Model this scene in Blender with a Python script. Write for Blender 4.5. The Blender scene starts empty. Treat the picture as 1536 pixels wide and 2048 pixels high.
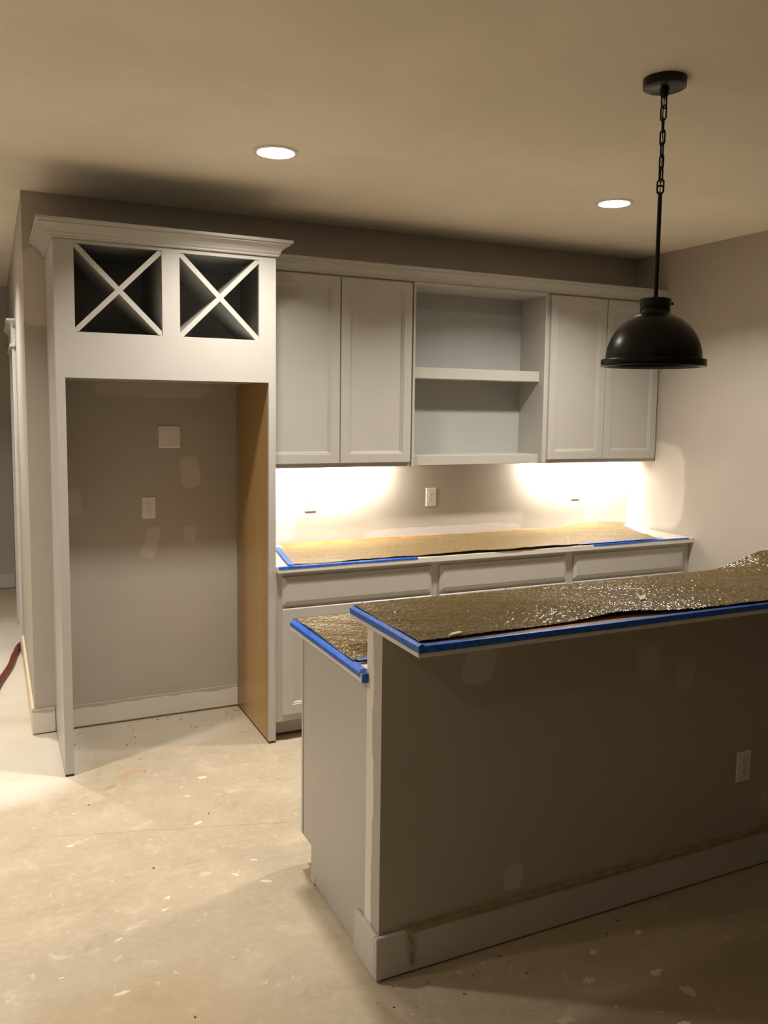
import bpy, bmesh, math, random
from mathutils import Vector, Matrix
random.seed(7)
R = math.radians
scn = bpy.context.scene
C = scn.collection

# ------------------------------------------------------------------ camera
F_PX, PU, PV = 1683.47, 18.93, -47.36
YAW, PITCH, ROLL = 0.4460, 0.0954, 0.01345
CAM = Vector((-4.0328, -4.6166, 1.7151))
fw = Vector((math.sin(YAW)*math.cos(PITCH), math.cos(YAW)*math.cos(PITCH), -math.sin(PITCH)))
r0 = Vector((math.cos(YAW), -math.sin(YAW), 0)); u0 = r0.cross(fw)
rt = r0*math.cos(ROLL)+u0*math.sin(ROLL); up = u0*math.cos(ROLL)-r0*math.sin(ROLL)
cd = bpy.data.cameras.new('camera'); cam = bpy.data.objects.new('camera', cd); C.objects.link(cam)
cam.matrix_world = Matrix(((rt.x, up.x, -fw.x, CAM.x), (rt.y, up.y, -fw.y, CAM.y), (rt.z, up.z, -fw.z, CAM.z), (0, 0, 0, 1)))
cd.sensor_fit = 'HORIZONTAL'; cd.sensor_width = 36; cd.lens = F_PX/1536*36
cd.shift_x = -PU/1536; cd.shift_y = PV/1536; cd.clip_start = .02
scn.camera = cam

# ------------------------------------------------------------------ world, exposure, lamp strengths
w = bpy.data.worlds.new('world'); scn.world = w; w.use_nodes = True
w.node_tree.nodes['Background'].inputs[0].default_value = (.03, .03, .035, 1)
w.node_tree.nodes['Background'].inputs[1].default_value = .3
vs = scn.view_settings
vs.view_transform = 'Standard'; vs.look = 'None'; vs.gamma = 1; vs.use_curve_mapping = False
vs.exposure = 0.0
LAMP_RGB = (1.0, .925, .835)
LAMP_W = 25.0               # watts of each ceiling disc
LAMP_SPREAD = 133           # beam of the recessed discs, degrees
STRIP_RGB = (1.0, .92, .80)
STRIP_POWER = 330.0          # radiance of the under-cabinet strips

# ------------------------------------------------------------------ sizes (metres; x=0 right wall, y=0 back wall, z=0 floor)
H = 2.752
FL, FR, FD = -3.7696, -2.7637, .6065         # refrigerator enclosure
FO, FT = 1.829, 2.437
WL = -3.870                                   # outside corner to the hall
UD, UB, UT = .280, 1.380, 2.430
CD, CZ = .641, .914
U1, U2 = -1.843, -.921                        # joints between the three 0.92 m units
BL, BN, BF, BZ = -3.036, -2.698, -2.228, 1.090
HX, HN, HB = -3.029, -2.457, -2.350           # half wall
IL, IF = -3.046, -1.668
PX, PY = -2.094, -2.495

# ------------------------------------------------------------------ helpers
def s2l(c):
    return tuple(((v/255)/12.92 if v/255 <= .04045 else ((v/255+.055)/1.055)**2.4) for v in c)

class MB:
    def __init__(s): s.bm = bmesh.new()
    def box(s, x0, x1, y0, y1, z0, z1, bev=0, seg=1, mat=None):
        b = bmesh.new()
        v = [b.verts.new((x, y, z)) for x in (x0, x1) for y in (y0, y1) for z in (z0, z1)]
        for f in ((0, 1, 3, 2), (4, 6, 7, 5), (0, 4, 5, 1), (2, 3, 7, 6), (0, 2, 6, 4), (1, 5, 7, 3)):
            b.faces.new([v[i] for i in f])
        if bev: bmesh.ops.bevel(b, geom=b.edges[:], offset=bev, segments=seg, profile=.5, affect='EDGES')
        return s._add(b, mat)
    def _add(s, b, mat=None):
        if mat is not None: bmesh.ops.transform(b, matrix=mat, verts=b.verts)
        me = bpy.data.meshes.new('tmp'); b.to_mesh(me); b.free(); s.bm.from_mesh(me); bpy.data.meshes.remove(me)
        return s
    def prism(s, pts, axis, a0, a1, bev=0):
        # polygon in the two other axes, extruded along axis
        b = bmesh.new()
        def mk(p, a):
            q = list(p); q.insert(axis, a); return b.verts.new(q)
        A = [mk(p, a0) for p in pts]; B = [mk(p, a1) for p in pts]; n = len(pts)
        b.faces.new(A); b.faces.new(B[::-1])
        for i in range(n): b.faces.new((A[i], B[i], B[(i+1) % n], A[(i+1) % n]))
        bmesh.ops.recalc_face_normals(b, faces=b.faces)
        if bev: bmesh.ops.bevel(b, geom=b.edges[:], offset=bev, segments=1, affect='EDGES')
        return s._add(b)
    def rings(s, x0, x1, z0, z1, yf, prof, cap=True):
        # nested rectangles in the xz plane facing -y; prof = (inset, depth behind yf)
        loops = []
        for i, dy in prof:
            loops.append([s.bm.verts.new(p) for p in ((x0+i, yf+dy, z0+i), (x1-i, yf+dy, z0+i), (x1-i, yf+dy, z1-i), (x0+i, yf+dy, z1-i))])
        for a, b in zip(loops, loops[1:]):
            for k in range(4): s.bm.faces.new((a[k], a[(k+1) % 4], b[(k+1) % 4], b[k]))
        s.bm.faces.new(loops[0][::-1])
        if cap: s.bm.faces.new(loops[-1])
        return s
    def lathe(s, prof, cx, cy, n=48, close=False):
        L = []
        for r, z in prof:
            L.append([s.bm.verts.new((cx+r*math.cos(2*math.pi*k/n), cy+r*math.sin(2*math.pi*k/n), z)) for k in range(n)] if r > 1e-6 else [s.bm.verts.new((cx, cy, z))])
        prs = list(zip(L, L[1:])) + ([(L[-1], L[0])] if close else [])
        for a, b in prs:
            for k in range(n):
                q = [a[k % len(a)], a[(k+1) % len(a)], b[(k+1) % len(b)], b[k % len(b)]]
                u = []
                for v in q:
                    if v not in u: u.append(v)
                if len(u) > 2: s.bm.faces.new(u)
        bmesh.ops.recalc_face_normals(s.bm, faces=s.bm.faces)
        return s
    def tube(s, pts, r, n=10, closed=False):
        pts = [Vector(p) for p in pts]; N = len(pts); L = []; ref = None
        for i, p in enumerate(pts):
            t = (pts[(i+1) % N]-pts[i-1]) if closed else (pts[min(i+1, N-1)]-pts[max(i-1, 0)])
            t.normalize()
            if ref is None: ref = t.orthogonal().normalized()
            a = (ref-t*ref.dot(t)).normalized(); ref = a; b = t.cross(a)
            L.append([s.bm.verts.new(p+r*(a*math.cos(2*math.pi*k/n)+b*math.sin(2*math.pi*k/n))) for k in range(n)])
        for i in range(N if closed else N-1):
            a, b = L[i], L[(i+1) % N]
            for k in range(n): s.bm.faces.new((a[k], a[(k+1) % n], b[(k+1) % n], b[k]))
        if not closed: s.bm.faces.new(L[0][::-1]); s.bm.faces.new(L[-1])
        return s
    def sweep(s, path, normals, prof, z0):
        # moulding: prof (out, up) carried along a plan path with mitred corners
        L = []
        for (x, y), (nx, ny) in zip(path, normals):
            L.append([s.bm.verts.new((x+nx*o, y+ny*o, z0+h)) for o, h in prof])
        n = len(prof)
        for a, b in zip(L, L[1:]):
            for k in range(n): s.bm.faces.new((a[k], a[(k+1) % n], b[(k+1) % n], b[k]))
        s.bm.faces.new(L[0]); s.bm.faces.new(L[-1][::-1])
        bmesh.ops.recalc_face_normals(s.bm, faces=s.bm.faces)
        return s
    def build(s, name, mat, parent=None, smooth=False):
        bm = s.bm
        if not bm.verts: raise RuntimeError(name)
        lo = Vector([min(v.co[i] for v in bm.verts) for i in range(3)]); hi = Vector([max(v.co[i] for v in bm.verts) for i in range(3)])
        org = Vector(((lo.x+hi.x)/2, (lo.y+hi.y)/2, lo.z))
        bmesh.ops.translate(bm, vec=-org, verts=bm.verts)
        me = bpy.data.meshes.new(name); bm.to_mesh(me); bm.free()
        if smooth:
            me.polygons.foreach_set('use_smooth', [True]*len(me.polygons))
            if smooth is not True:
                me.set_sharp_from_angle(angle=R(smooth))
        me.materials.append(mat)
        o = bpy.data.objects.new(name, me); C.objects.link(o)
        wp = org
        o['wp'] = tuple(wp)
        if parent is not None:
            o.parent = parent; o.location = wp-Vector(parent['wp'])
        else: o.location = wp
        return o

def thing(name, loc, label, cat, group=None):
    o = bpy.data.objects.new(name, None); C.objects.link(o); o.location = loc; o.empty_display_size = .1
    o['wp'] = tuple(loc); return tag(o, label, cat, group)
def tag(o, label, cat, group=None):
    o['label'] = label; o['category'] = cat
    if group: o['group'] = group
    return o
def struct(o, label=None):
    o['kind'] = 'structure'
    if label: o['label'] = label
    return o

# ------------------------------------------------------------------ materials
class NT:
    def __init__(s, name):
        s.m = bpy.data.materials.new(name); s.m.use_nodes = True; s.t = s.m.node_tree
        s.b = s.t.nodes['Principled BSDF']
    def n(s, typ, **kw):
        x = s.t.nodes.new(typ)
        for k, v in kw.items(): setattr(x, k, v)
        return x
    def l(s, a, b): s.t.links.new(a, b)
    def pos(s):
        if not hasattr(s, '_p'): s._p = s.n('ShaderNodeNewGeometry').outputs['Position']
        return s._p
    def mapping(s, loc=(0, 0, 0), rot=(0, 0, 0), scale=(1, 1, 1), src=None, typ='TEXTURE'):
        m = s.n('ShaderNodeMapping', vector_type=typ); s.l(src or s.pos(), m.inputs[0])
        m.inputs[1].default_value = loc; m.inputs[2].default_value = rot; m.inputs[3].default_value = scale
        return m.outputs[0]
    def noise(s, scale, detail=4, rough=.55, src=None, color=False, dist=0):
        x = s.n('ShaderNodeTexNoise'); s.l(src or s.pos(), x.inputs['Vector'])
        x.inputs['Scale'].default_value = scale; x.inputs['Detail'].default_value = detail; x.inputs['Roughness'].default_value = rough
        x.inputs['Distortion'].default_value = dist
        return x.outputs['Color' if color else 'Fac']
    def rng(s, v, a, b, c=0, d=1, smooth=True):
        x = s.n('ShaderNodeMapRange', interpolation_type='SMOOTHSTEP' if smooth else 'LINEAR'); s.l(v, x.inputs[0])
        for i, k in zip((1, 2, 3, 4), (a, b, c, d)): x.inputs[i].default_value = k
        return x.outputs[0]
    def math(s, op, a, b=None):
        x = s.n('ShaderNodeMath', operation=op)
        for i, v in enumerate((a, b)):
            if v is None: continue
            if isinstance(v, (int, float)): x.inputs[i].default_value = v
            else: s.l(v, x.inputs[i])
        return x.outputs[0]
    def vmath(s, op, a, b=None):
        x = s.n('ShaderNodeVectorMath', operation=op)
        for i, v in enumerate((a, b)):
            if v is None: continue
            if isinstance(v, tuple): x.inputs[i].default_value = v
            else: s.l(v, x.inputs[i])
        return x.outputs['Value' if op in ('DOT_PRODUCT', 'LENGTH') else 'Vector']
    def mix(s, fac, a, b):
        x = s.n('ShaderNodeMix', data_type='RGBA')
        if isinstance(fac, (int, float)): x.inputs[0].default_value = fac
        else: s.l(fac, x.inputs[0])
        for i, v in ((6, a), (7, b)):
            if isinstance(v, tuple): x.inputs[i].default_value = (*v[:3], 1)
            else: s.l(v, x.inputs[i])
        return x.outputs[2]
    def wobble(s, scale=9, amt=.03):
        c = s.noise(scale, 3, .6, color=True)
        v = s.vmath('SUBTRACT', c, (.5, .5, .5))
        x = s.n('ShaderNodeVectorMath', operation='SCALE'); s.l(v, x.inputs[0]); x.inputs['Scale'].default_value = amt
        return s.vmath('ADD', s.pos(), x.outputs[0])
    def blob(s, src, loc, half, rot=(0, 0, 0), soft=.25):
        v = s.mapping(loc, rot, half, src)
        q = s.vmath('MULTIPLY', v, v)
        return s.rng(s.vmath('DOT_PRODUCT', q, q), 1+soft, 1-soft)
    def bump(s, h, strength, dist):
        x = s.n('ShaderNodeBump'); s.l(h, x.inputs['Height']); x.inputs['Strength'].default_value = strength; x.inputs['Distance'].default_value = dist
        s.l(x.outputs[0], s.b.inputs['Normal'])
    def set(s, color=None, rough=.5, spec=.5, metal=0):
        if color is not None:
            if isinstance(color, tuple): s.b.inputs['Base Color'].default_value = (*color[:3], 1)
            else: s.l(color, s.b.inputs['Base Color'])
        if isinstance(rough, (int, float)): s.b.inputs['Roughness'].default_value = rough
        else: s.l(rough, s.b.inputs['Roughness'])
        s.b.inputs['Specular IOR Level'].default_value = spec; s.b.inputs['Metallic'].default_value = metal
        return s.m

WALLC = s2l((184, 177, 166)); PATCH = s2l((212, 204, 196)); CABC = s2l((184, 181, 174)); TRIMC = s2l((198, 195, 190))

def wall_mat(name, patches=(), base=WALLC, patchcol=PATCH, extra=None, amt=.035):
    t = NT(name)
    c = t.mix(t.rng(t.noise(1.7, 3), .35, .65), tuple(v*.96 for v in base), tuple(v*1.03 for v in base))
    if patches:
        wb = t.wobble(11, amt)
        for loc, half, rot, a in patches:
            c = t.mix(t.math('MULTIPLY', t.blob(wb, loc, half, rot), a), c, patchcol)
    if extra: c = extra(t, c)
    t.bump(t.noise(420, 2), .12, .001)
    return t.set(c, .62, .3)
def plain(name, col, rough=.5, spec=.5, var=.03, scale=6, metal=0, bump=0, bscale=200):
    t = NT(name)
    c = t.mix(t.rng(t.noise(scale, 4), .3, .7), tuple(v*(1-var) for v in col), tuple(min(1, v*(1+var)) for v in col))
    if bump: t.bump(t.noise(bscale, 3), bump, .001)
    return t.set(c, rough, spec, metal)
def emit(name, rgb, power):
    t = NT(name); t.b.inputs['Base Color'].default_value = (.8, .8, .8, 1)
    t.b.inputs['Emission Color'].default_value = (*rgb, 1); t.b.inputs['Emission Strength'].default_value = power
    return t.m

BIG = 1e5
Y3 = lambda x, z: (x, 0, z)
back_patches = [((-3.166, 0, 1.543), (.10, BIG, .0), 0, 0)][:0]
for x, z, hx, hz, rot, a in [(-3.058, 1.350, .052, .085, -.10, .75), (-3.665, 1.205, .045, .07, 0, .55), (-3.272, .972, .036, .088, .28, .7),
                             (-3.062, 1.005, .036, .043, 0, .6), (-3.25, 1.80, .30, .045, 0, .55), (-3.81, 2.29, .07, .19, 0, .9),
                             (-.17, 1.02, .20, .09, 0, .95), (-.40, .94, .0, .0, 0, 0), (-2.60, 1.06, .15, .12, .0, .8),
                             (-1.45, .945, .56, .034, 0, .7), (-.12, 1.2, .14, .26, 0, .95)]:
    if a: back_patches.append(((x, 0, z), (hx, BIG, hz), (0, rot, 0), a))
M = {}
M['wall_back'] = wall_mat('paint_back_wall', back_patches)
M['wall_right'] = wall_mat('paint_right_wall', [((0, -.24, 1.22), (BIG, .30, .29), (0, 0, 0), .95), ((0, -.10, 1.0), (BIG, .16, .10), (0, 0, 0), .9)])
M['wall'] = wall_mat('paint_wall')
def hw_extra(t, c):
    # bare joint compound running up the end of the half wall, with a wavy trowel edge
    wb = t.wobble(5, .045)
    m = t.blob(wb, (-3.03, -2.352, .62), (.02, .046, .60), (0, 0, 0), .08)
    return t.mix(m, c, s2l((232, 226, 218)))
M['half_wall'] = wall_mat('paint_half_wall', [((x, -2.457, z), (hx, .03, hz), (0, rot, 0), a) for x, z, hx, hz, rot, a in [
    (-2.70, .935, .055, .06, .2, .8), (-2.02, .86, .05, .06, -.2, .55), (-1.85, .80, .045, .06, .1, .4), (-2.552, .212, .035, .045, .1, .8), (-1.39, .235, .05, .05, 0, .6)]], extra=hw_extra)
M['ceiling'] = wall_mat('paint_ceiling', base=s2l((243, 234, 219)))
M['trim'] = plain('paint_trim', TRIMC, .38, .5)
def bd_extra(t, c):
    sp = t.n('ShaderNodeSeparateXYZ'); t.l(t.pos(), sp.inputs[0])
    e = t.math('ADD', sp.outputs['Z'], t.math('MULTIPLY', t.math('SUBTRACT', t.noise(5, 5, .65), .5), .06))
    return t.mix(t.rng(e, .108, .114), c, WALLC)
M['base_dirty'] = wall_mat('paint_rough_baseboard', base=s2l((222, 217, 205)), extra=bd_extra)
M['cab'] = plain('paint_cabinet_grey', CABC, .36, .5, .015)
M['cab_in'] = plain('paint_cabinet_inside', s2l((172, 173, 169)), .45, .4, .015)
M['box_dark'] = plain('unfinished_dark_box_inside', s2l((120, 118, 108)), .6, .3)
t = NT('tan_melamine')
g = t.noise(3, 5, .6, t.mapping(scale=(1, 1, .08), typ='POINT'))
M['tan'] = t.set(t.mix(t.rng(g, .3, .7), s2l((168, 132, 80)), s2l((180, 145, 92))), .32, .4)
M['dark_edge'] = plain('rough_dark_edge', s2l((70, 60, 50)), .8, .2)
M['toe'] = plain('paint_toe_kick', s2l((170, 165, 155)), .6, .3)
M['counter'] = plain('white_solid_counter', s2l((222, 216, 206)), .3, .5, .02)
M['black'] = plain('matte_black_metal', (.0045, .0043, .0042), .30, .3, .05)
M['bronze'] = plain('dark_bronze_metal', (.014, .006, .004), .32, .4, .1)
M['shade_in'] = plain('shade_inner_enamel', (.05, .05, .05), .5, .4)
M['plate'] = plain('white_plastic', s2l((240, 236, 229)), .3, .5, .01)
M['slot'] = plain('dark_slot', (.01, .01, .01), .6, .2)
M['screw'] = plain('screw_metal', (.5, .48, .45), .35, .5, 0, metal=.6)
M['lamp'] = emit('lamp_diffuser_lit', (1, .93, .82), 34.0)
M['strip'] = emit('led_strip_lit', STRIP_RGB, STRIP_POWER)
M['masking'] = plain('cream_primer', s2l((228, 212, 180)), .6, .3, .05, 30)
M['masking_old'] = plain('yellowed_masking_tape', s2l((158, 146, 112)), .6, .3, .15, 40)
M['hose'] = plain('oxblood_rubber_hose', s2l((104, 48, 40)), .45, .4, .1)
M['scrap'] = plain('pale_paper_scrap', s2l((226, 212, 180)), .6, .3)
M['hinge'] = plain('brushed_metal', (.4, .4, .4), .3, .5, 0, metal=1)
t = NT('blue_painters_tape')
cr = t.noise(60, 3, .6, t.mapping(scale=(1, 1, 1), typ='POINT'))
t.bump(t.noise(90, 4, .6), .5, .002)
M['tape'] = t.set(t.mix(t.rng(cr, .3, .7), s2l((24, 84, 190)), s2l((44, 112, 214))), .42, .45)
t = NT('kraft_paper')
t.bump(t.noise(25, 5, .6), .6, .01)
M['kraft'] = t.set(t.mix(t.rng(t.noise(8, 4), .3, .7), s2l((140, 100, 52)), s2l((162, 122, 68))), .55, .4)
def foam(name, a, b, rough, bsc, strength, spec):
    t = NT(name)
    p = t.mapping(scale=(1, .7, 1), typ='POINT')
    n1 = t.noise(bsc, 3, .55, p)
    v = t.n('ShaderNodeTexVoronoi', feature='F1'); t.l(p, v.inputs['Vector']); v.inputs['Scale'].default_value = bsc*.9
    h = t.math('ADD', n1, t.math('MULTIPLY', v.outputs['Distance'], .7))
    t.bump(h, strength, .0032)
    return t.set(t.mix(t.rng(t.noise(bsc*.8, 3, .6, p), .38, .62), a, b), rough, spec)
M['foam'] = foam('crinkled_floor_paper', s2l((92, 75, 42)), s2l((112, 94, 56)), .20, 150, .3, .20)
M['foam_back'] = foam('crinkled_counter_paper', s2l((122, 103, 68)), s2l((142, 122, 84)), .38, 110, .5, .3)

# floor: dusty concrete slab
t = NT('dusty_concrete')
wob = t.wobble(5, .10)
n1 = t.noise(1.1, 5, .6); n2 = t.noise(5.5, 6, .65, dist=.4); n3 = t.noise(38, 5, .6)
c = t.mix(t.rng(n1, .35, .65), s2l((177, 163, 140)), s2l((189, 175, 151)))
c = t.mix(t.math('MULTIPLY', t.rng(n2, .52, .72), .55), c, s2l((206, 193, 169)))
c = t.mix(t.math('MULTIPLY', t.rng(n2, .46, .30), .35), c, s2l((160, 143, 117)))
st1 = t.noise(3.2, 6, .7, t.mapping(rot=(0, 0, .25), scale=(.55, 2.6, 1), typ='POINT'), dist=.5)
c = t.mix(t.math('MULTIPLY', t.rng(st1, .54, .72), .25), c, s2l((216, 203, 180)))
c = t.mix(t.math('MULTIPLY', t.rng(st1, .44, .30), .22), c, s2l((150, 134, 110)))
wp1 = t.noise(7, 6, .72, dist=.25)
c = t.mix(t.math('MULTIPLY', t.rng(wp1, .60, .72), .6), c, s2l((222, 211, 190)))
c = t.mix(t.math('MULTIPLY', t.rng(n3, .45, .7), .25), c, s2l((212, 200, 178)))
for x, y, hx, hy, rot, col, a, soft in [
        (-3.60, -.80, .035, .016, .6, (184, 128, 82), .55, .9), (-3.50, -.70, .06, .03, .5, (190, 150, 112), .5, .9), (-3.66, -.95, .04, .02, .3, (184, 146, 110), .4, .9),
        (-3.9, -2.6, .55, .40, .2, (178, 152, 108), .35, .9), (-3.0, -3.1, .7, .25, 0, (150, 132, 104), .5, .9), (-2.2, -3.0, .5, .2, .1, (140, 124, 98), .5, .9),
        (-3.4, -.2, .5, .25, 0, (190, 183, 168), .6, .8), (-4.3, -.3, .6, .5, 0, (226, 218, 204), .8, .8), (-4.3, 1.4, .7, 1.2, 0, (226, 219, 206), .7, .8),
        (-3.35, -2.22, .09, .05, .3, (206, 194, 170), .3, .9)]:
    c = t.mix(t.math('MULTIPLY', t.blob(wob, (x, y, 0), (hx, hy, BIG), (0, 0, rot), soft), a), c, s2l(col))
# hairline crack
wc = t.wobble(3, .05)
ck = t.blob(wc, (-3.35, -1.31, 0), (.62, .0016, BIG), (0, 0, -.30), .6)
c = t.mix(t.math('MULTIPLY', ck, .6), c, s2l((120, 104, 84)))
t.bump(t.math('ADD', t.noise(14, 5), t.math('MULTIPLY', n3, .4)), .22, .01)
M['floor'] = t.set(c, t.rng(n2, .3, .7, .5, .8), .35)
M['plaster'] = plain('dried_plaster', s2l((224, 214, 192)), .7, .2, .05, 40)
M['plaster_dim'] = plain('scuffed_plaster', s2l((204, 191, 166)), .75, .2, .08, 40)
M['crumb'] = plain('dark_debris', s2l((112, 92, 72)), .8, .2, .2, 60)

# ================================================================== STRUCTURE
XL, YF, YH = -10.5, -11.0, 3.85          # far left wall, wall behind the camera, end of hall
HWX = -5.25                            # left side of the hall
flo = struct(MB().box(XL, 0.0, YF, YH, -.10, 0).build('floor', M['floor']), 'bare dusty concrete slab floor with plaster spots')
struct(MB().box(XL, 0.0, YF, YH, H, H+.10).build('ceiling', M['ceiling']), 'smooth flat ceiling')
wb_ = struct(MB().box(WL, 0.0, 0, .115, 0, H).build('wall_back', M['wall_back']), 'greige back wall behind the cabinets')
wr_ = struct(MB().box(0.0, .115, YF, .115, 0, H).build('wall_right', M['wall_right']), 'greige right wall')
struct(MB().box(XL-.115, XL, YF, YH, 0, H).build('wall_left', M['wall']))
struct(MB().box(XL, 0.0, YF-.115, YF, 0, H).build('wall_front', M['wall']))
struct(MB().box(XL, HWX, 0, .115, 0, H).build('wall_back_left', M['wall']))
struct(MB().box(HWX-.115, HWX, .115, YH, 0, H).build('wall_hall_left', M['wall']))
struct(MB().box(HWX, 0.0, YH, YH+.115, 0, H).build('wall_hall_end', M['wall']), 'shaded wall at the far end of the hall')
# hall wall with an open doorway
DY0, DY1, DZ = 1.62, 2.42, 2.08
struct(MB().box(WL, WL+.115, .115, DY0, 0, H).box(WL, WL+.115, DY1, YH, 0, H).box(WL, WL+.115, DY0, DY1, DZ, H).build('wall_hall_right', M['wall']), 'hall wall running back from the outside corner')
struct(MB().box(-2.6, -2.5, .115, YH, 0, H).build('wall_closet', M['wall']))
# doorway casing in the hall
tr = bpy.data.objects.new('door_1', None); C.objects.link(tr); tr.location = (WL, (DY0+DY1)/2, 0); tr['wp'] = tuple(tr.location); struct(tr, 'white cased doorway with crowned head in the hall')
for a, b in ((DY0-.09, DY0), (DY1, DY1+.09)):
    MB().box(WL-.022, WL, a, b, .004, DZ, .003).build('casing', M['trim'], tr)
MB().box(WL-.024, WL, DY0-.10, DY1+.10, DZ+.022, DZ+.135, .002).build('head_board', M['trim'], tr)
MB().box(WL-.036, WL, DY0-.115, DY1+.115, DZ, DZ+.022, .006, 2).build('head_bead', M['trim'], tr)
MB().sweep([(WL, DY0-.10), (WL, DY0-.10), (WL, DY1+.10), (WL, DY1+.10)], [(0, -1), (-1, -1), (-1, 1), (0, 1)], [(0, 0), (.024, 0), (.028, .012), (.045, .03), (.055, .034), (.055, .046), (0, .046)], DZ+.135).build('head_cap', M['trim'], tr)
for a, b in ((DY0, DY0+.018), (DY1-.018, DY1)):
    MB().box(WL-.001, WL+.116, a, b, .004, DZ).build('jamb', M['trim'], tr)

# half wall of the bar
hw = struct(MB().box(HX, -.001, HN, HB, 0, 1.0585).build('wall_island', M['half_wall']), 'dark shaded half wall carrying the bar top')

# baseboards
def bb_mat_top(o): return o
bh = .135
o = struct(MB().box(WL-.015, FL-.002, -.015, -.0005, .006, bh, .003).build('baseboard_back', M['base_dirty']), 'white baseboard at the outside corner')
struct(MB().box(WL-.016, WL-.0005, .0, DY0-.092, .006, bh+.004, .003).build('baseboard_hall', M['masking']), 'cream unpainted hall baseboard running back from the outside corner')
struct(MB().box(FL+.021, FR-.037, -.011, -.0005, .012, .128, .001).build('baseboard_alcove', M['base_dirty']), 'rough painted baseboard across the refrigerator alcove')
struct(MB().box(HWX, WL+.0, YH-.016, YH-.001, .006, .14, .003).build('baseboard_hall_end', M['trim']))
o = MB().box(HX-.015, -.002, HN-.015, HN-.0005, .007, .141, .0025).box(HX-.015, HX-.0005, HN+.0005, -2.300, .007, .141, .0025).build('baseboard_island', M['trim'])
struct(o, 'white baseboard wrapped round the half wall')
mt = MB()
random.seed(3)
xs = [HX+.10+i*.05 for i in range(58)]
for a, b in zip(xs, xs[1:]):
    if b > -.05: break
    h = .004+.004*random.random(); d = .001*random.random()
    mt.prism([(HN-.0012, .1415+h), (HN-.0195-d, .1425), (HN-.0190-d, .136-h*.4), (HN-.0178, .136-h*.4), (HN-.0168, .1415), (HN-.0007, .1412)], 0, a, b+.004)
mt.build('masking_tape', M['masking_old'], o)
fl = MB(); zz = [.150, .146, .12, .09, .06, .034]; off = [.002, .019, .028, .031, .027, .021]
for i in range(5):
    fl.prism([(HN-off[i], zz[i]), (HN-off[i]-.0015, zz[i]), (HN-off[i+1]-.0015, zz[i+1]), (HN-off[i+1], zz[i+1])], 0, -2.949+.004*i, -2.927+.001*i)
fl.build('tape_flap', M['masking_old'], o)

# ================================================================== CABINETS
DOOR = [(0, .019), (0, .003), (.003, 0), (.050, 0), (.0525, .004), (.0575, .0045), (.0620, .0095), (.0645, .0100), (.066, .0135)]
def door(parent, x0, x1, z0, z1, yf):
    d = MB().rings(x0, x1, z0, z1, yf, DOOR, cap=False)
    d.bm.faces.ensure_lookup_table()
    o = d.build('door', M['cab'], parent)
    MB().box(x0+.0655, x1-.0655, yf+.0135, yf+.0180, z0+.0655, z1-.0655).build('panel', M['cab'], o)
    return o
DRAW = [(0, .019), (0, .0095), (.0015, .0085), (.020, .0015), (.0215, 0)]
def drawer(parent, x0, x1, z0, z1, yf):
    return MB().rings(x0, x1, z0, z1, yf, DRAW).build('drawer_front', M['cab'], parent)
def panelbox(x0, x1, y0, y1, z0, z1): return MB().box(x0, x1, y0, y1, z0, z1, .0008)

# ---- refrigerator enclosure
g = thing('refrigerator_enclosure', ((FL+FR)/2, -FD/2, 0), 'tall grey open refrigerator surround with two X-braced cubbies on top', 'cabinet')
yf = -FD
op = [(-3.685, -3.306, 2.034, 2.416), (-3.226, -2.848, 2.032, 2.413)]
ST = .039
ff = MB()
ff.box(FL, FL+ST, yf, yf+.019, .012, FT).box(FR-ST+.003, FR, yf, yf+.019, .012, FT)
ff.box(FL+ST, FR-ST+.003, yf, yf+.019, FO, 2.032)
ff.box(FL+ST, op[0][0], yf, yf+.019, 2.032, FT).box(op[0][1], op[1][0], yf, yf+.019, 2.032, FT).box(op[1][1], FR-ST+.003, yf, yf+.019, 2.032, FT)
ff.box(op[0][0], op[0][1], yf, yf+.019, 2.416, FT).box(op[1][0], op[1][1], yf, yf+.019, 2.413, FT)
ff.build('face_frame', M['cab'], g)
MB().box(FL, FL+.019, yf+.019, -.001, .012, FT).build('side_panel', M['cab'], g)
MB().box(FR-.018, FR, yf+.019, -.001, .012, FT).build('side_panel', M['cab'], g)
MB().box(FR-.036, FR-.0185, yf+.0195, -.0135, .010, FO-.001).build('inner_panel', M['tan'], g)['label'] = 'tan unpainted inner face of the right side panel'
MB().box(FL+.0195, FR-.0185, yf+.0195, -.003, FO+.001, FO+.018).build('cubby_underside', M['cab_in'], g)
MB().box(FL+.0195, FR-.0185, yf+.0195, -.003, 2.010, 2.028).build('cubby_floor', M['cab_in'], g)
MB().box(FL+.0195, FR-.0185, yf+.0195, -.003, FT-.014, FT-.001).build('cubby_top', M['cab_in'], g)
MB().box(FL+.0195, FR-.0185, -.020, -.004, 2.028, FT-.014).build('cubby_back', M['cab_in'], g)
MB().box(-3.300, -3.232, yf+.0195, -.021, 2.0285, FT-.0145).build('cubby_divider', M['cab_in'], g)
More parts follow.
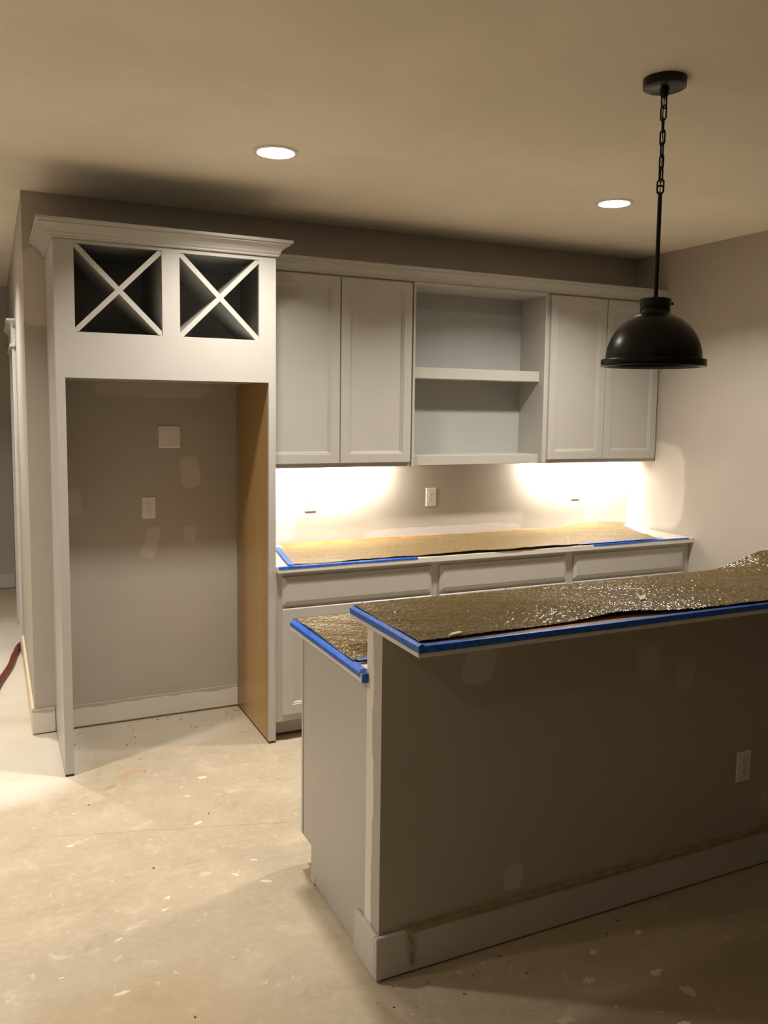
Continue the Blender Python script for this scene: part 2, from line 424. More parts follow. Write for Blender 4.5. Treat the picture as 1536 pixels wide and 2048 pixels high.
for x0, x1, z0, z1 in op:
    for k, sgn in enumerate((1, -1)):
        cx, cz = (x0+x1)/2, (z0+z1)/2; ln = math.hypot(x1-x0, z1-z0)/2
        th = .0115; D = yf+.30
        dx, dz = (x1-x0)/(2*ln), (z1-z0)/(2*ln)*sgn
        nx, nz = -dz, dx
        # board clipped to the opening so that its ends sit in the corners
        def P(a, b): return (min(max(cx+dx*a+nx*b, x0-.006), x1+.006), min(max(cz+dz*a+nz*b, z0-.004), z1+.006))
        pts = [P(-ln-.03, -th), P(-ln+th*1.2, -th), P(ln-th*1.2, -th), P(ln+.03, -th), P(ln+.03, th), P(ln-th*1.2, th), P(-ln+th*1.2, th), P(-ln-.03, th)]
        uniq = []
        for q in pts:
            if not uniq or (abs(q[0]-uniq[-1][0])+abs(q[1]-uniq[-1][1])) > 1e-4: uniq.append(q)
        MB().prism(uniq, 1, yf+.0035+.0006*k, D).build('cross_board', M['cab'], g)
CROWN = [(0, 0), (.010, 0), (.013, .004), (.013, .010), (.018, .015), (.021, .024), (.030, .036), (.044, .045), (.052, .050), (.057, .052), (.058, .058), (.066, .060), (.068, .064), (.068, .074), (0, .074)]
MB().sweep([(FL, -.002), (FL, yf), (FR, yf), (FR, -.345)], [(-1, 0), (-1, -1), (1, -1), (1, 0)], CROWN, FT-.004).build('crown_molding', M['cab'], g, smooth=16)
MB().box(FL+.001, FL+ST-.001, yf+.001, -.01, .0005, .012).build('shim', M['dark_edge'], g)
MB().box(FR-ST+.004, FR-.001, yf+.001, -.02, .0005, .012).build('shim', M['dark_edge'], g)

# ---- upper cabinets
def upper(name, x0, x1, label, split, edges):
    g = thing(name, ((x0+x1)/2, -UD/2, UB), label, 'cabinet', 'upper cabinets on the back wall')
    yb = -UD+.020
    b = MB().box(x0, x0+.016, yb+.019, -.001, UB, UT).box(x1-.016, x1, yb+.019, -.001, UB, UT).box(x0+.016, x1-.016, yb+.019, -.001, UT-.016, UT)
    b.box(x0+.016, x1-.016, -.007, -.001, UB+.02, UT-.016).box(x0+.016, x1-.016, yb+.019, -.007, UB+.028, UB+.044)
    b.build('body', M['cab'], g)
    f = MB().box(x0, x0+.038, yb, yb+.019, UB, UT).box(x1-.038, x1, yb, yb+.019, UB, UT).box(x0+.038, x1-.038, yb, yb+.019, UB, UB+.038).box(x0+.038, x1-.038, yb, yb+.019, UT-.038, UT)
    f.build('face_frame', M['cab'], g)
    for a, c in ((edges[0], split-.003), (split+.003, edges[1])): door(g, a, c, 1.404, UT-.010, -UD)
    return g
upper('upper_cabinet', FR+.001, U1-.0005, 'grey two-door upper cabinet beside the refrigerator surround', -2.289, (-2.742, -1.853))
upper('upper_cabinet', U2+.0005, -.002, 'grey two-door upper cabinet in the corner by the right wall', -.457, (-.893, -.020))
# open shelf unit between them
x0, x1 = U1+.0005, U2-.0005
g = thing('open_shelf_cabinet', ((x0+x1)/2, -UD/2, UB), 'open grey wall cabinet with two thick shelves between the door cabinets', 'cabinet')
yb = -UD+.004
for a, b in ((x0, x0+.013), (x1-.013, x1)):
    MB().box(a, b, yb, -.001, UB, UT, .001).build('side_panel', M['cab'], g)
MB().box(x0+.0135, x1-.0135, yb, -.001, UT-.020, UT, .001).build('top_panel', M['cab'], g)
MB().box(x0+.0135, x1-.0135, -.010, -.001, UB+.001, UT-.0205).build('back_panel', M['cab_in'], g)
MB().box(x0+.014, x1-.014, -.225, -.0105, 1.888, 1.952, .0015).build('shelf', M['cab'], g)
MB().box(x0+.030, x1-.014, -.238, -.0105, 1.381, 1.437, .0015).build('shelf', M['cab'], g)
# crown over the three wall cabinets
cm = MB().sweep([(FR+.001, -UD+.020), (-.001, -UD+.020)], [(0, -1), (0, -1)], [(o*.92, h) for o, h in CROWN], UT+.0005)
tag(cm.build('crown_molding', M['cab'], None, smooth=16), 'long grey crown molding running over the three upper cabinets', 'molding')

# ---- base cabinets
def base(x0, x1, d0, d1, split, label):
    g = thing('base_cabinet', ((x0+x1)/2, -.30, 0), label, 'cabinet', 'base cabinets under the back counter')
    yfr = -.602
    MB().box(x0, x0+.016, yfr+.02, -.002, .105, .883).box(x1-.016, x1, yfr+.02, -.002, .105, .883).box(x0+.016, x1-.016, yfr+.02, -.002, .105, .121).box(x0+.016, x1-.016, -.010, -.002, .121, .883).build('body', M['cab'], g)
    f = MB().box(x0, d0+.014, yfr, yfr+.019, .105, .883).box(d1-.014, x1, yfr, yfr+.019, .105, .883)
    for a, b in ((.105, .16), (.69, .73), (.845, .883)): f.box(d0+.014, d1-.014, yfr, yfr+.019, a, b)
    f.build('face_frame', M['cab'], g)
    MB().box(x0+.004, x1-.004, yfr+.07, yfr+.086, .018, .105).build('toe_kick', M['toe'], g)
    drawer(g, d0, d1, .712, .857, yfr-.020)
    door(g, d0, split-.002, .143, .695, yfr-.020); door(g, split+.002, d1, .143, .695, yfr-.020)
base(FR+.001, U1-.0005, -2.731, -1.880, -2.296, 'grey base cabinet with drawer beside the refrigerator surround')
base(U1+.0005, U2-.0005, -1.829, -.975, -1.400, 'middle grey base cabinet under the back counter')
base(U2+.0005, -.002, -.920, -.052, -.485, 'grey base cabinet with drawer against the right wall')
tag(MB().box(FR+.001, -.001, -CD, -.001, .884, CZ, .002).build('countertop', M['counter']), 'long off-white countertop along the back wall', 'countertop')

# ---- island cabinet, counter and bar
g = thing('island_cabinet', (-1.6, -2.06, 0), 'grey island base cabinet with plain end panel', 'cabinet')
yi = -1.782
MB().prism([(yi, .131), (-1.865, .131), (-1.865, .008), (-2.3492, .008), (-2.3492, .883), (yi, .883)], 0, HX, HX+.018, .0006).build('end_panel', M['cab'], g)
MB().box(HX+.0185, -.003, -2.3492, yi, .131, .883).build('body', M['cab'], g)
MB().box(HX+.0185, -.003, -1.885, -1.867, .002, .131).build('toe_kick', M['toe'], g)
MB().box(HX-.001, HX+.045, yi+.004, yi+.022, .133, .883, .001).box(HX+.045, -.003, yi+.004, yi+.022, .133, .883).build('face_frame', M['cab'], g)
MB().box(HX-.002, HX+.003, -1.905, -1.866, .002, .022).build('shim', M['trim'], g)
xx = HX+.03
while xx < -.7:
    door(g, xx, xx+.42, .16, .695, yi+.042); drawer(g, xx, xx+.42, .712, .857, yi+.042); xx += .46
tag(MB().box(IL, -.002, HB+.0005, IF, .884, CZ, .002).build('island_countertop', M['counter']), 'lower off-white island counter behind the raised bar', 'countertop')
tag(MB().box(BL, -.002, BN, BF, 1.0595, BZ, .002).build('bar_top', M['counter']), 'raised off-white bar top on the half wall', 'countertop')

# ================================================================== LAMPS
def recessed(x, y, label, k=1.0, rgb=LAMP_RGB):
    g = thing('recessed_light', (x, y, H), label, 'ceiling light', 'recessed ceiling lights')
    MB().lathe([(.074, H-.004), (.078, H-.007), (.092, H-.005), (.095, H-.0005), (.074, H-.0005)], x, y, 64, close=True).build('trim_ring', M['plate'], g, smooth=40)
    MB().lathe([(0, H-.0105), (.03, H-.010), (.055, H-.0085), (.070, H-.006), (.0738, H-.003), (.0738, H-.0006), (0, H-.0006)], x, y, 64).build('diffuser', M['lamp'], g, smooth=40)
    ld = bpy.data.lights.new('lamp_light', 'AREA'); ld.shape = 'DISK'; ld.size = .14; ld.energy = LAMP_W*k; ld.color = rgb; ld.spread = R(LAMP_SPREAD)
    lo = bpy.data.objects.new('lamp_light', ld); C.objects.link(lo); lo.parent = g; lo.location = (0, 0, -.0125)
recessed(-2.948, -1.188, 'lit round recessed ceiling light nearer the refrigerator surround')
recessed(-1.182, -1.174, 'lit round recessed ceiling light nearer the right wall', 1.2)
recessed(-4.92, -1.16, 'lit round recessed ceiling light out in the room by the hall', 1.15)
recessed(-4.60, 1.05, 'lit round recessed ceiling light in the hall', 1.15)
recessed(-5.07, -4.20, 'lit round recessed ceiling light out in the room beside the camera', .20, (1, .85, .64))
recessed(-6.70, -1.88, 'lit round recessed ceiling light farthest out in the open room', 1.25)
# under-cabinet strips
def strip(x0, x1, label):
    g = thing('under_cabinet_light', ((x0+x1)/2, -.10, UB), label, 'light', 'under-cabinet lights')
    z = UB+.0275
    # a slim bar tilted so that its lit face looks at the wall
    tl = Matrix.Translation((0, -.115, z-.019)) @ Matrix.Rotation(R(66), 4, 'X')
    MB().box(x0-.01, x1+.01, -.016, .016, .0, .010, .002, mat=tl).build('housing', M['plate'], g)
    MB().box(x0, x1, -.012, .012, -.0035, -.0005, .001, mat=tl).build('diffuser', M['strip'], g)
strip(-2.66, -1.96, 'lit strip lamp under the upper cabinet beside the refrigerator surround')
strip(-.80, -.12, 'lit strip lamp under the corner upper cabinet')

# pendant
g = thing('pendant_light', (PX, PY, H), 'unlit black dome pendant light hanging on a chain over the bar', 'pendant light')
MB().lathe([(0, H-.031), (.012, H-.031), (.060, H-.029), (.066, H-.026), (.067, H-.003), (.067, H-.0005), (0, H-.0005)], PX, PY, 56).build('canopy', M['black'], g, smooth=40)
MB().lathe([(0, H-.060), (.007, H-.058), (.011, H-.052), (.014, H-.046), (.013, H-.036), (.017, H-.033), (.017, H-.0305), (0, H-.0305)], PX, PY, 24).build('finial', M['black'], g, smooth=40)
RODT, SHT, SHB = 2.405, 2.076, 1.858
def link(zc, L, W, ang, r=.0028):
    pts = []
    for k in range(24):
        a = 2*math.pi*k/24
        cz = (L-W)/2*(1 if math.sin(a) >= 0 else -1)
        u, v = W/2*math.cos(a), W/2*math.sin(a)+cz
        pts.append((PX+u*math.cos(ang), PY+u*math.sin(ang), zc+v))
    return MB().tube(pts, r, 8, closed=True)
z = 2.695; i = 0; pitch = .0375
while z - .02 > RODT:
    link(z-.008, .046, .021, R(20)+(i % 2)*R(78)+R(9)*((i*37) % 5-2)).build('chain_link', M['black'], g, smooth=True); z -= pitch; i += 1
link(RODT+.011, .024, .020, R(-24), .003).build('rod_loop', M['black'], g, smooth=True)
MB().tube([(PX+.004, PY+.003, 2.70), (PX-.003, PY+.002, 2.62), (PX+.003, PY-.003, 2.54), (PX-.002, PY, 2.46), (PX, PY, 2.40)], .0018, 6).build('cord', M['black'], g, smooth=True)
MB().lathe([(0, RODT+.002), (.0055, RODT), (.0068, RODT-.012), (.0068, SHT-.004), (0, SHT-.004)], PX, PY, 20).build('rod', M['black'], g, smooth=40)
MB().lathe([(0, SHT), (.030, SHT), (.046, SHT-.001), (.049, SHT-.004), (.049, SHT-.027), (.046, SHT-.030), (.040, SHT-.030), (.040, SHT-.005), (0, SHT-.005)], PX, PY, 48).build('collar', M['bronze'], g, smooth=40)
rr_ = [(.0475, SHT-.0305), (.0470, SHT-.040), (.0490, SHT-.047), (.0540, SHT-.0515)]
DB, DR, DH = SHB+.022, .151, .1546
for k in range(1, 15):
    zz_ = SHT-.0515-(SHT-.0515-DB)*(k/14)**1.25
    rr_.append((DR*math.sqrt(max(0, 1-((zz_-DB)/DH)**2)), zz_))
inn = [(r-.003, z-.0015) for r, z in rr_][::-1]
MB().lathe(rr_+inn, PX, PY, 72, close=True).build('shade', M['black'], g, smooth=40)
MB().lathe([(.1512, SHB+.024), (.158, SHB+.0235), (.1635, SHB+.0225), (.1648, SHB+.020), (.1650, SHB+.002), (.1642, SHB), (.160, SHB), (.148, SHB+.010), (.148, SHB+.024)], PX, PY, 72, close=True).build('rim_band', M['black'], g, smooth=40)
def knob(ax, r0, r1, z, rad, par=g):
    dx, dy = math.cos(ax), math.sin(ax)
    MB().tube([(PX+dx*r0, PY+dy*r0, z), (PX+dx*r1, PY+dy*r1, z)], rad, 12).build('thumb_screw', M['bronze'], par, smooth=40)
knob(R(-22), .047, .058, SHT-.016, .0045); knob(R(98), .047, .058, SHT-.016, .0045); knob(R(218), .047, .058, SHT-.016, .0045)
knob(R(158), .164, .170, SHB+.009, .003); knob(R(278), .164, .170, SHB+.009, .003); knob(R(38), .164, .170, SHB+.009, .003)

# ================================================================== OUTLETS
def outlet(x, z, yw, label):
    g = thing('wall_outlet', (x, yw, z-.0585), label, 'outlet', 'duplex wall outlets')
    MB().rings(x-.036, x+.036, z-.0585, z+.0585, yw-.0065, [(0, .006), (0, .0045), (.0035, .001), (.006, 0)]).build('cover_plate', M['plate'], g)
    for dz in (.0195, -.0195):
        pts = []
        for k in range(28):
            a = 2*math.pi*k/28; px = .0172*math.cos(a); pz = max(-.0125, min(.0125, .0172*math.sin(a)))
            pts.append((x+px, z+dz+pz))
        r = MB().prism(pts, 1, yw-.0085, yw-.0060).build('receptacle', M['plate'], g)
        for sx, hh in ((-.0062, .0042), (.0062, .0036)):
            MB().box(x+sx-.0011, x+sx+.0011, yw-.0090, yw-.0080, z+dz+.003-hh, z+dz+.003+hh).build('slot', M['slot'], r)
        MB().prism([(x+.0024*math.cos(2*math.pi*k/12), z+dz-.0075+.0024*math.sin(2*math.pi*k/12)) for k in range(12)], 1, yw-.0090, yw-.0080).build('ground_hole', M['slot'], r)
    MB().prism([(x+.0028*math.cos(2*math.pi*k/12), z+.0028*math.sin(2*math.pi*k/12)) for k in range(12)], 1, yw-.0078, yw-.0060).build('screw', M['screw'], g)
outlet(-3.281, 1.164, 0, 'white duplex outlet on the refrigerator alcove wall')
outlet(-2.360, 1.163, 0, 'white duplex outlet washed out by the light beside the refrigerator surround')
outlet(-1.567, 1.163, 0, 'white duplex outlet on the back wall below the open shelves')
outlet(-.452, 1.168, 0, 'white duplex outlet washed out by the light in the right corner')
outlet(-1.543, .405, HN, 'dim white duplex outlet on the half wall')
g = thing('blank_wall_plate', (-3.167, 0, 1.483), 'square white blank double cover plate on the alcove wall', 'wall plate')
MB().rings(-3.2255, -3.1085, 1.4835, 1.6035, -.0065, [(0, .006), (0, .0045), (.0035, .001), (.006, 0)]).build('cover_plate', M['plate'], g)
for sx in (-.024, .024):
    for sz in (-.042, .042):
        MB().prism([(-3.167+sx+.0028*math.cos(2*math.pi*k/12), 1.5435+sz+.0028*math.sin(2*math.pi*k/12)) for k in range(12)], 1, -.0078, -.0060).build('screw', M['screw'], g)

# ================================================================== PAPER AND TAPE ON THE COUNTERS
import numpy as np
def grid(name, X, Y, Z, mat, thick=.0015):
    ny, nx = X.shape
    co = np.stack([X, Y, Z], -1).reshape(-1, 3)
    lo, hi = co.min(0), co.max(0); org = Vector(((lo[0]+hi[0])/2, (lo[1]+hi[1])/2, lo[2]))
    top = co-np.array(org); bot = top.copy(); bot[:, 2] -= thick
    n = nx*ny; idx = np.arange(n).reshape(ny, nx)
    q = np.stack([idx[:-1, :-1], idx[:-1, 1:], idx[1:, 1:], idx[1:, :-1]], -1).reshape(-1, 4)
    faces = [q, q[:, ::-1]+n]
    def rim(line): return np.stack([line[:-1], line[:-1]+n, line[1:]+n, line[1:]], -1)
    faces += [rim(idx[0]), rim(idx[-1][::-1]), rim(idx[::-1, 0]), rim(idx[:, -1])]
    fc = np.concatenate(faces)
    me = bpy.data.meshes.new(name)
    me.vertices.add(2*n); me.vertices.foreach_set('co', np.concatenate([top, bot]).astype(np.float32).ravel())
    me.loops.add(fc.size); me.loops.foreach_set('vertex_index', fc.astype(np.int32).ravel())
    me.polygons.add(len(fc)); me.polygons.foreach_set('loop_start', np.arange(0, fc.size, 4, dtype=np.int32))
    me.update(calc_edges=True); me.validate()
    me.polygons.foreach_set('use_smooth', [True]*len(me.polygons)); me.set_sharp_from_angle(angle=R(60))
    me.materials.append(mat)
    o = bpy.data.objects.new(name, me); C.objects.link(o); o.location = org; o['wp'] = tuple(org)
    return o
rs = np.random.RandomState(4)
def wav(x, sc, seed):
    r = np.random.RandomState(seed); out = np.zeros_like(x)
    for k in range(6): out += math.pow(.6, k)*np.sin(x*sc*(1.7**k)*(1+.1*r.rand())+r.rand()*6.28)
    return out/2.2
def crinkle(X, Y, cell, seed):
    # smooth random bumps on a grid of the given cell size
    r = np.random.RandomState(seed); T = r.rand(257, 257)*2-1
    u, v = X/cell, Y/cell; iu, iv = np.floor(u).astype(int), np.floor(v).astype(int); fu, fv = u-iu, v-iv
    fu, fv = fu*fu*(3-2*fu), fv*fv*(3-2*fv)
    g = lambda a, b: T[(b*57+a) % 257, (a*31+b*7) % 257]
    return (g(iu, iv)*(1-fu)+g(iu+1, iv)*fu)*(1-fv)+(g(iu, iv+1)*(1-fu)+g(iu+1, iv+1)*fu)*fv
def gs(v, c, wd): return np.exp(-((v-c)/wd)**2)

# bar: ridged paper over a kraft sheet
x = np.arange(BL+.012, -.03, .0026); tt = np.linspace(0, 1, 150)
X, T = np.meshgrid(x, tt)
front = BN+.022+.006*wav(x, 3.1, 1)+.022*gs(x, -2.32, .13)+.010*gs(x, -2.55, .2)-.006*gs(x, -1.6, .3)
Yb = BF+.006+.004*wav(x, 6, 2)
Y = front[None, :]*(1-T)+Yb[None, :]*T
xr = X+.010*wav(Y, 9, 5)*1.0+.006*wav(X, 5, 9)
Z = BZ+.0062+.0010*np.sin(2*np.pi*xr/.0098)*(0.6+.4*wav(X*1.0+Y*2, 4, 11))
Z += .003*(1+wav(X*1.3+Y*3, 5, 7))
Z += .0012*crinkle(X, Y, .0085, 101)+.0005*crinkle(X+.3, Y+.1, .0052, 102)
Z += .060*gs(X, -1.22, .17)*(.10+.90*T**1.1) + .012*gs(X, -.95, .1)*T
Z += .010*gs(X, -2.33, .14)*gs(T, .0, .22) + .006*gs(X, -2.5, .2)*gs(T, .35, .15)
Z = np.maximum(Z, BZ+.0035)
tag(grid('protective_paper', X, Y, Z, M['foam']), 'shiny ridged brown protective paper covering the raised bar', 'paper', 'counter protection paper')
x = np.arange(BL+.02, -.03, .02); tt = np.linspace(0, 1, 16); X, T = np.meshgrid(x, tt)
front = BN+.006+.004*wav(x, 5, 21); Y = front[None, :]*(1-T)+(BN+.10)*T
Z = BZ+.0013+.0012*(1+wav(X*1.5+Y*20, 6, 22))*.5*(1-.5*T)
kp = grid('kraft_paper', X, Y, Z, M['kraft'], .0006)
tag(kp, 'brown kraft sheet peeking out along the bar front edge', 'paper')

# island lower counter paper
x = np.arange(IL+.020, -.9, .003); tt = np.linspace(0, 1, 170); X, T = np.meshgrid(x, tt)
y0, y1 = -2.232, IF-.012
Y = y0+(y1-y0)*T+.006*wav(X, 5, 31)*(1-T)
Z = CZ+.0060+.0006*np.sin(2*np.pi*(X+.02*wav(Y, 6, 8))/.0098)+.002*(1+wav(X*4+Y*5, 4, 33))
for yc, a in ((-2.085, .008), (-2.105, .007), (-2.125, .008), (-2.15, .006)):
    Z += a*gs(Y+.10*(X-IL)*.3+.006*wav(X, 8, 34), yc, .0065)*(1-gs(X, IL, .05))
Z += .010*gs(Y, -1.85, .18)*gs(X, IL+.2, .3)+.0012*crinkle(X, Y, .0085, 103)+.0005*crinkle(X, Y, .0052, 104)
Z = np.maximum(Z, CZ+.003)
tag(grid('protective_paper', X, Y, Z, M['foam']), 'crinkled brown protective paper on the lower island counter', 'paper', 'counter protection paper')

# back counter paper
s = np.linspace(0, 1, 700); tt = np.linspace(0, 1, 150); S, T = np.meshgrid(s, tt)     # T: 0 front, 1 back
xl = -2.668+.075*tt; xr_ = -.262+.19*tt**1.6
X = xl[:, None]*(1-S)+xr_[:, None]*S
sx = X[0]
yfr = -.610+.0*sx-.034*np.clip((sx+2.1)/.25, 0, 1)*np.clip((-.75-sx)/.25, 0, 1)+.006*wav(sx, 6, 41)
ybk = -.100+.014*np.clip((sx+2.6)/1.2, 0, 1)+.008*wav(sx, 5, 42)+.05*np.clip((sx+.52)/.2, 0, 1)
Y = yfr[None, :]*(1-T)+ybk[None, :]*T
Z = CZ+.0035+.0035*(1+wav(X*1.6+Y*3, 4, 43))+.0015*wav(X*5+Y*9, 5, 44)+.0008*crinkle(X, Y, .011, 105)
Z += .030*gs(X, -.36, .22)*T**1.3 + .012*gs(X, -1.7, .25)*gs(T, .02, .15) + .010*gs(X, -1.25, .3)*gs(T, 0, .2) + .014*np.clip((X+2.2)/.8, 0, 1)*gs(T, 1, .10)
Z = np.maximum(Z, CZ+.002)
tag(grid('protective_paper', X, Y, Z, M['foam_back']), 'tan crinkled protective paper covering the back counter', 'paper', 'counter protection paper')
x = np.arange(-2.55, -.5, .02); tt = np.linspace(0, 1, 8); X, T = np.meshgrid(x, tt)
Y = -.070+(.048+.008*wav(X, 4, 51))*T; Z = CZ+.0008+.020*T**2*(.7+.3*wav(X, 5, 52))
tag(grid('kraft_paper', X, np.minimum(Y, -.012), Z, M['kraft'], .0006), 'orange-brown kraft strip curling up along the back wall', 'paper')

# painter's tape: strips folded over the counter edges
def tape_edge_x(x0, x1, ye, ztop, w_top, drop, seed, label, inward=1):
    # along x, lying w_top on the top and hanging drop over the front edge at ye
    x = np.arange(x0, x1+.001, .012 if x1-x0 > .1 else .004); prof = np.linspace(0, 1, 9); X, P = np.meshgrid(x, prof)
    wt = w_top+.004*wav(x, 4, seed); dp = np.clip(drop+.003*wav(x, 3, seed+1), .004, .04)
    Y = np.where(P < .5, ye-.0012+(.5-P)/.5*wt[None, :]*inward, ye-.0014-.0006*np.abs(wav(X*2+P*4, 6, seed+2)))
    Z = np.where(P < .5, ztop+.0016+.0012*(1+wav(X+P, 9, seed+3))*np.minimum(1, (.5-P)*4), ztop+.0012-(P-.5)/.5*dp[None, :])
    return tag(grid('painters_tape', X, Y, Z, M['tape'], .0004), label, 'tape', 'blue painter tape strips')
def tape_edge_y(y0, y1, xe, ztop, w_top, drop, seed, label, rise=0):
    y = np.arange(y0, y1+.001, .012); prof = np.linspace(0, 1, 9); Yv, P = np.meshgrid(y, prof)
    wt = w_top+.003*wav(y, 6, seed); dp = drop+.0015*wav(y, 5, seed+1)
    X = np.where(P < .5, xe-.0012+(.5-P)/.5*wt[None, :], xe-.0014-.0006*np.abs(wav(Yv*2+P*4, 6, seed+2)))
    Z = np.where(P < .5, ztop+.0016+(.0012*(1+wav(Yv+P, 9, seed+3))+rise)*np.minimum(1, (.5-P)*4), ztop+.0012-(P-.5)/.5*dp[None, :])
    return tag(grid('painters_tape', X[:, ::-1], Yv[:, ::-1], Z[:, ::-1], M['tape'], .0004), label, 'tape', 'blue painter tape strips')
def tape_flat(p0, p1, wd, z, seed, label):
    p0 = Vector(p0); p1 = Vector(p1); dr = (p1-p0); L = dr.length; dr.normalize(); nr = Vector((-dr.y, dr.x))
    u = np.linspace(0, L, int(L/.012)+2); v = np.linspace(-wd/2, wd/2, 5); U, V = np.meshgrid(u, v)
    V = V+.002*wav(U, 7, seed)
    X = p0.x+dr.x*U+nr.x*V; Y = p0.y+dr.y*U+nr.y*V; Z = z+.0012*(1+wav(U+V*3, 8, seed+1))
    return tag(grid('painters_tape', X, Y, Z, M['tape'], .0004), label, 'tape', 'blue painter tape strips')
tape_edge_y(BN, BF+.004, BL, BZ, .022, .017, 61, 'blue tape strip over the left end of the raised bar', .003)
tape_edge_x(BL+.001, -.05, BN, BZ, .013, .018, 66, 'long blue tape strip along the front edge of the raised bar')
tape_edge_y(HB+.012, IF-.002, IL, CZ, .026, .014, 71, 'blue tape strip over the left end of the lower island counter', .003)
tape_flat((IL+.03, -2.243), (-2.2, -2.236), .022, CZ+.0115, 76, 'blue tape strip on the lower counter close to the half wall')
tag(MB().box(IL-.0035, IL+.020, HB-.012, HB-.002, CZ-.024, CZ+.004, .002).build('tape_tail', M['tape']), 'folded blue tape tail hanging at the corner of the lower counter', 'tape', 'blue painter tape strips')
tape_edge_x(FR+.003, -1.974, -CD, CZ, .020, .010, 81, 'blue tape strip along the left front edge of the back counter')
tape_flat((-2.690, -.630), (-2.600, -.10), .030, CZ+.0095, 86, 'blue tape strip along the left edge of the back counter paper')
tape_flat((-.875, -.622), (-.24, -.618), .028, CZ+.0085, 91, 'wide blue tape strip at the right end of the back counter')
tape_edge_x(-.80, -.035, -CD, CZ, .008, .008, 95, 'thin blue tape strip along the right front edge of the back counter')

# paper scraps on the bar
def scrap(pts, z, label, lift):
    b = MB(); v = [b.bm.verts.new((x, y, z+h)) for (x, y), h in zip(pts, lift)]
    n = len(v); c = b.bm.verts.new((sum(p[0] for p in pts)/n, sum(p[1] for p in pts)/n, z+.003))
    for i in range(n): b.bm.faces.new((c, v[i], v[(i+1) % n]))
    o = b.build('paper_scrap', M['scrap'])
    m = o.modifiers.new('thick', 'SOLIDIFY'); m.thickness = .0008
    return tag(o, label, 'scrap', 'scraps on the bar')
scrap([(-2.150, -2.545), (-2.118, -2.532), (-2.095, -2.508), (-2.118, -2.512), (-2.128, -2.495), (-2.136, -2.518)], BZ+.0165, 'curled pale scrap lying on the middle of the bar paper', [.0, .001, .006, .004, .014, .004])
scrap([(-2.935, -2.672), (-2.905, -2.670), (-2.882, -2.665), (-2.890, -2.655), (-2.915, -2.660)], BZ+.0140, 'small shiny scrap at the near left corner of the bar', [0, .002, .003, .004, .003])

# ================================================================== HOSE
pts = []
ctl = [(-3.60, 2.02, .02), (-3.86, 1.80, .02), (-3.93, 1.52, .022), (-3.965, 1.25, .02), (-4.03, .93, .02), (-4.11, .55, .02), (-4.30, .15, .02), (-4.62, -.1, .02), (-5.0, -.2, .02)]
for i in range(len(ctl)-1):
    p0, p1, p2, p3 = [Vector(ctl[max(0, min(len(ctl)-1, i+k))]) for k in (-1, 0, 1, 2)]
    for k in range(8):
        u = k/8
        pts.append(.5*((2*p1)+(-p0+p2)*u+(2*p0-5*p1+4*p2-p3)*u*u+(-p0+3*p1-3*p2+p3)*u**3))
pts.append(Vector(ctl[-1]))
tag(MB().tube(pts, .0175, 14).build('hose', M['hose'], None, smooth=True), 'dark red hose snaking over the hall floor into the doorway', 'hose')

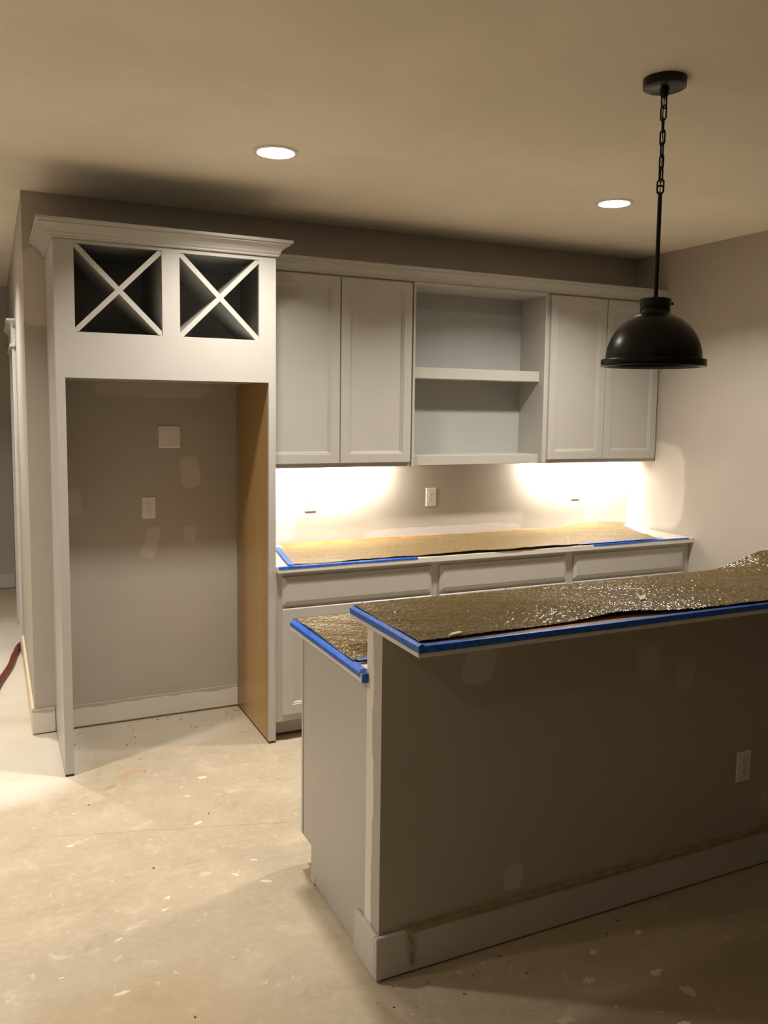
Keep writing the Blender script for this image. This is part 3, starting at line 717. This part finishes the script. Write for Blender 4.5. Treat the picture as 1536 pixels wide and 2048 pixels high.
# ================================================================== FLOOR SPOTS AND CRUMBS (parts of the floor)
def splat(b, x, y, a, c, rot, seed, z=.0012, rough=.25):
    r = random.Random(seed); n = 14; k1 = [1+rough*(r.random()*2-1) for _ in range(n)]
    def loop(s, h): return [b.bm.verts.new((x+(a*k*s*math.cos(2*math.pi*i/n))*math.cos(rot)-(c*k*s*math.sin(2*math.pi*i/n))*math.sin(rot),
                                            y+(a*k*s*math.cos(2*math.pi*i/n))*math.sin(rot)+(c*k*s*math.sin(2*math.pi*i/n))*math.cos(rot), h)) for i, k in enumerate(k1)]
    A = loop(1, .0001); B = loop(.8, z); b.bm.faces.new(B)
    for i in range(n): b.bm.faces.new((A[i], A[(i+1) % n], B[(i+1) % n], B[i]))
big = [(-3.372, -1.672, .022, .016, 0), (-3.524, -1.768, .013, .010, .4), (-3.545, -1.835, .013, .007, .3), (-3.855, -1.83, .007, .006, 0), (-3.175, -1.81, .022, .010, -.5),
       (-3.71, -1.94, .016, .006, .3), (-3.725, -2.035, .016, .012, .6), (-3.89, -2.06, .010, .006, .2), (-3.735, -2.20, .024, .010, 0), (-3.40, -2.18, .010, .008, .3),
       (-3.27, -1.72, .02, .007, -.6), (-3.18, -1.65, .014, .006, -.6), (-3.54, -1.22, .018, .010, 0), (-3.31, -1.28, .022, .012, .3), (-3.80, -1.26, .016, .008, 0),
       (-3.1, -1.05, .03, .010, .2), (-3.30, -1.02, .016, .010, 0), (-3.20, -.86, .022, .014, 0), (-2.98, -.80, .02, .010, .3), (-3.60, -2.44, .02, .012, .4), (-3.93, -2.33, .010, .02, .3),
       (-2.61, -2.83, .028, .018, .2), (-2.45, -2.72, .02, .014, 0), (-2.24, -2.78, .022, .015, 0), (-2.21, -2.88, .018, .024, .4), (-2.80, -2.98, .02, .012, 0), (-2.32, -2.98, .02, .012, 0),
       (-3.34, -2.33, .012, .010, .2), (-3.03, -2.72, .014, .01, .2), (-2.15, -2.60, .016, .01, .5), (-2.62, -2.62, .014, .008, 0), (-2.35, -2.62, .018, .012, .2)]
for i, (x, y, a, c, rot) in enumerate(big):
    b = MB(); splat(b, x, y, a, c, rot, i, .0012, .35); b.build('plaster_spot', M['plaster'] if i % 3 else M['plaster_dim'], flo)
sm = MB(); r = random.Random(11)
for i in range(260):
    x = r.uniform(-4.6, -2.0); y = r.uniform(-3.4, -.75)
    if x > -3.08 and y < -1.6 and y > -2.5: continue
    s = r.uniform(.002, .008)
    splat(sm, x, y, s*r.uniform(.8, 2), s, r.uniform(0, 3), i+500, .0008, .4)
o = sm.build('plaster_flecks', M['plaster_dim'], flo); o['kind'] = 'stuff'
cr = MB()
for i in range(80):
    if i < 48: x = r.uniform(-3.72, -2.78); y = -.03-abs(r.gauss(0, .22))
    elif i < 64: x = r.uniform(-3.1, -1.6); y = r.uniform(-2.62, -2.49)
    else: x = r.uniform(-4.2, -2.4); y = r.uniform(-3.0, -.8)
    if x > -3.08 and y > -2.48 and y < -1.6: continue
    s = r.uniform(.001, .0033)
    cr.box(-s, s, -s*.6, s*.6, 0, s*.8, mat=Matrix.Translation((x, y, .0003)) @ Matrix.Rotation(r.uniform(0, 6), 4, 'Z') @ Matrix.Diagonal((r.uniform(1, 2.4), 1, 1, 1)))
o = cr.build('debris_crumbs', M['crumb'], flo); o['kind'] = 'stuff'

for o in list(bpy.data.objects):
    if 'wp' in o: del o['wp']
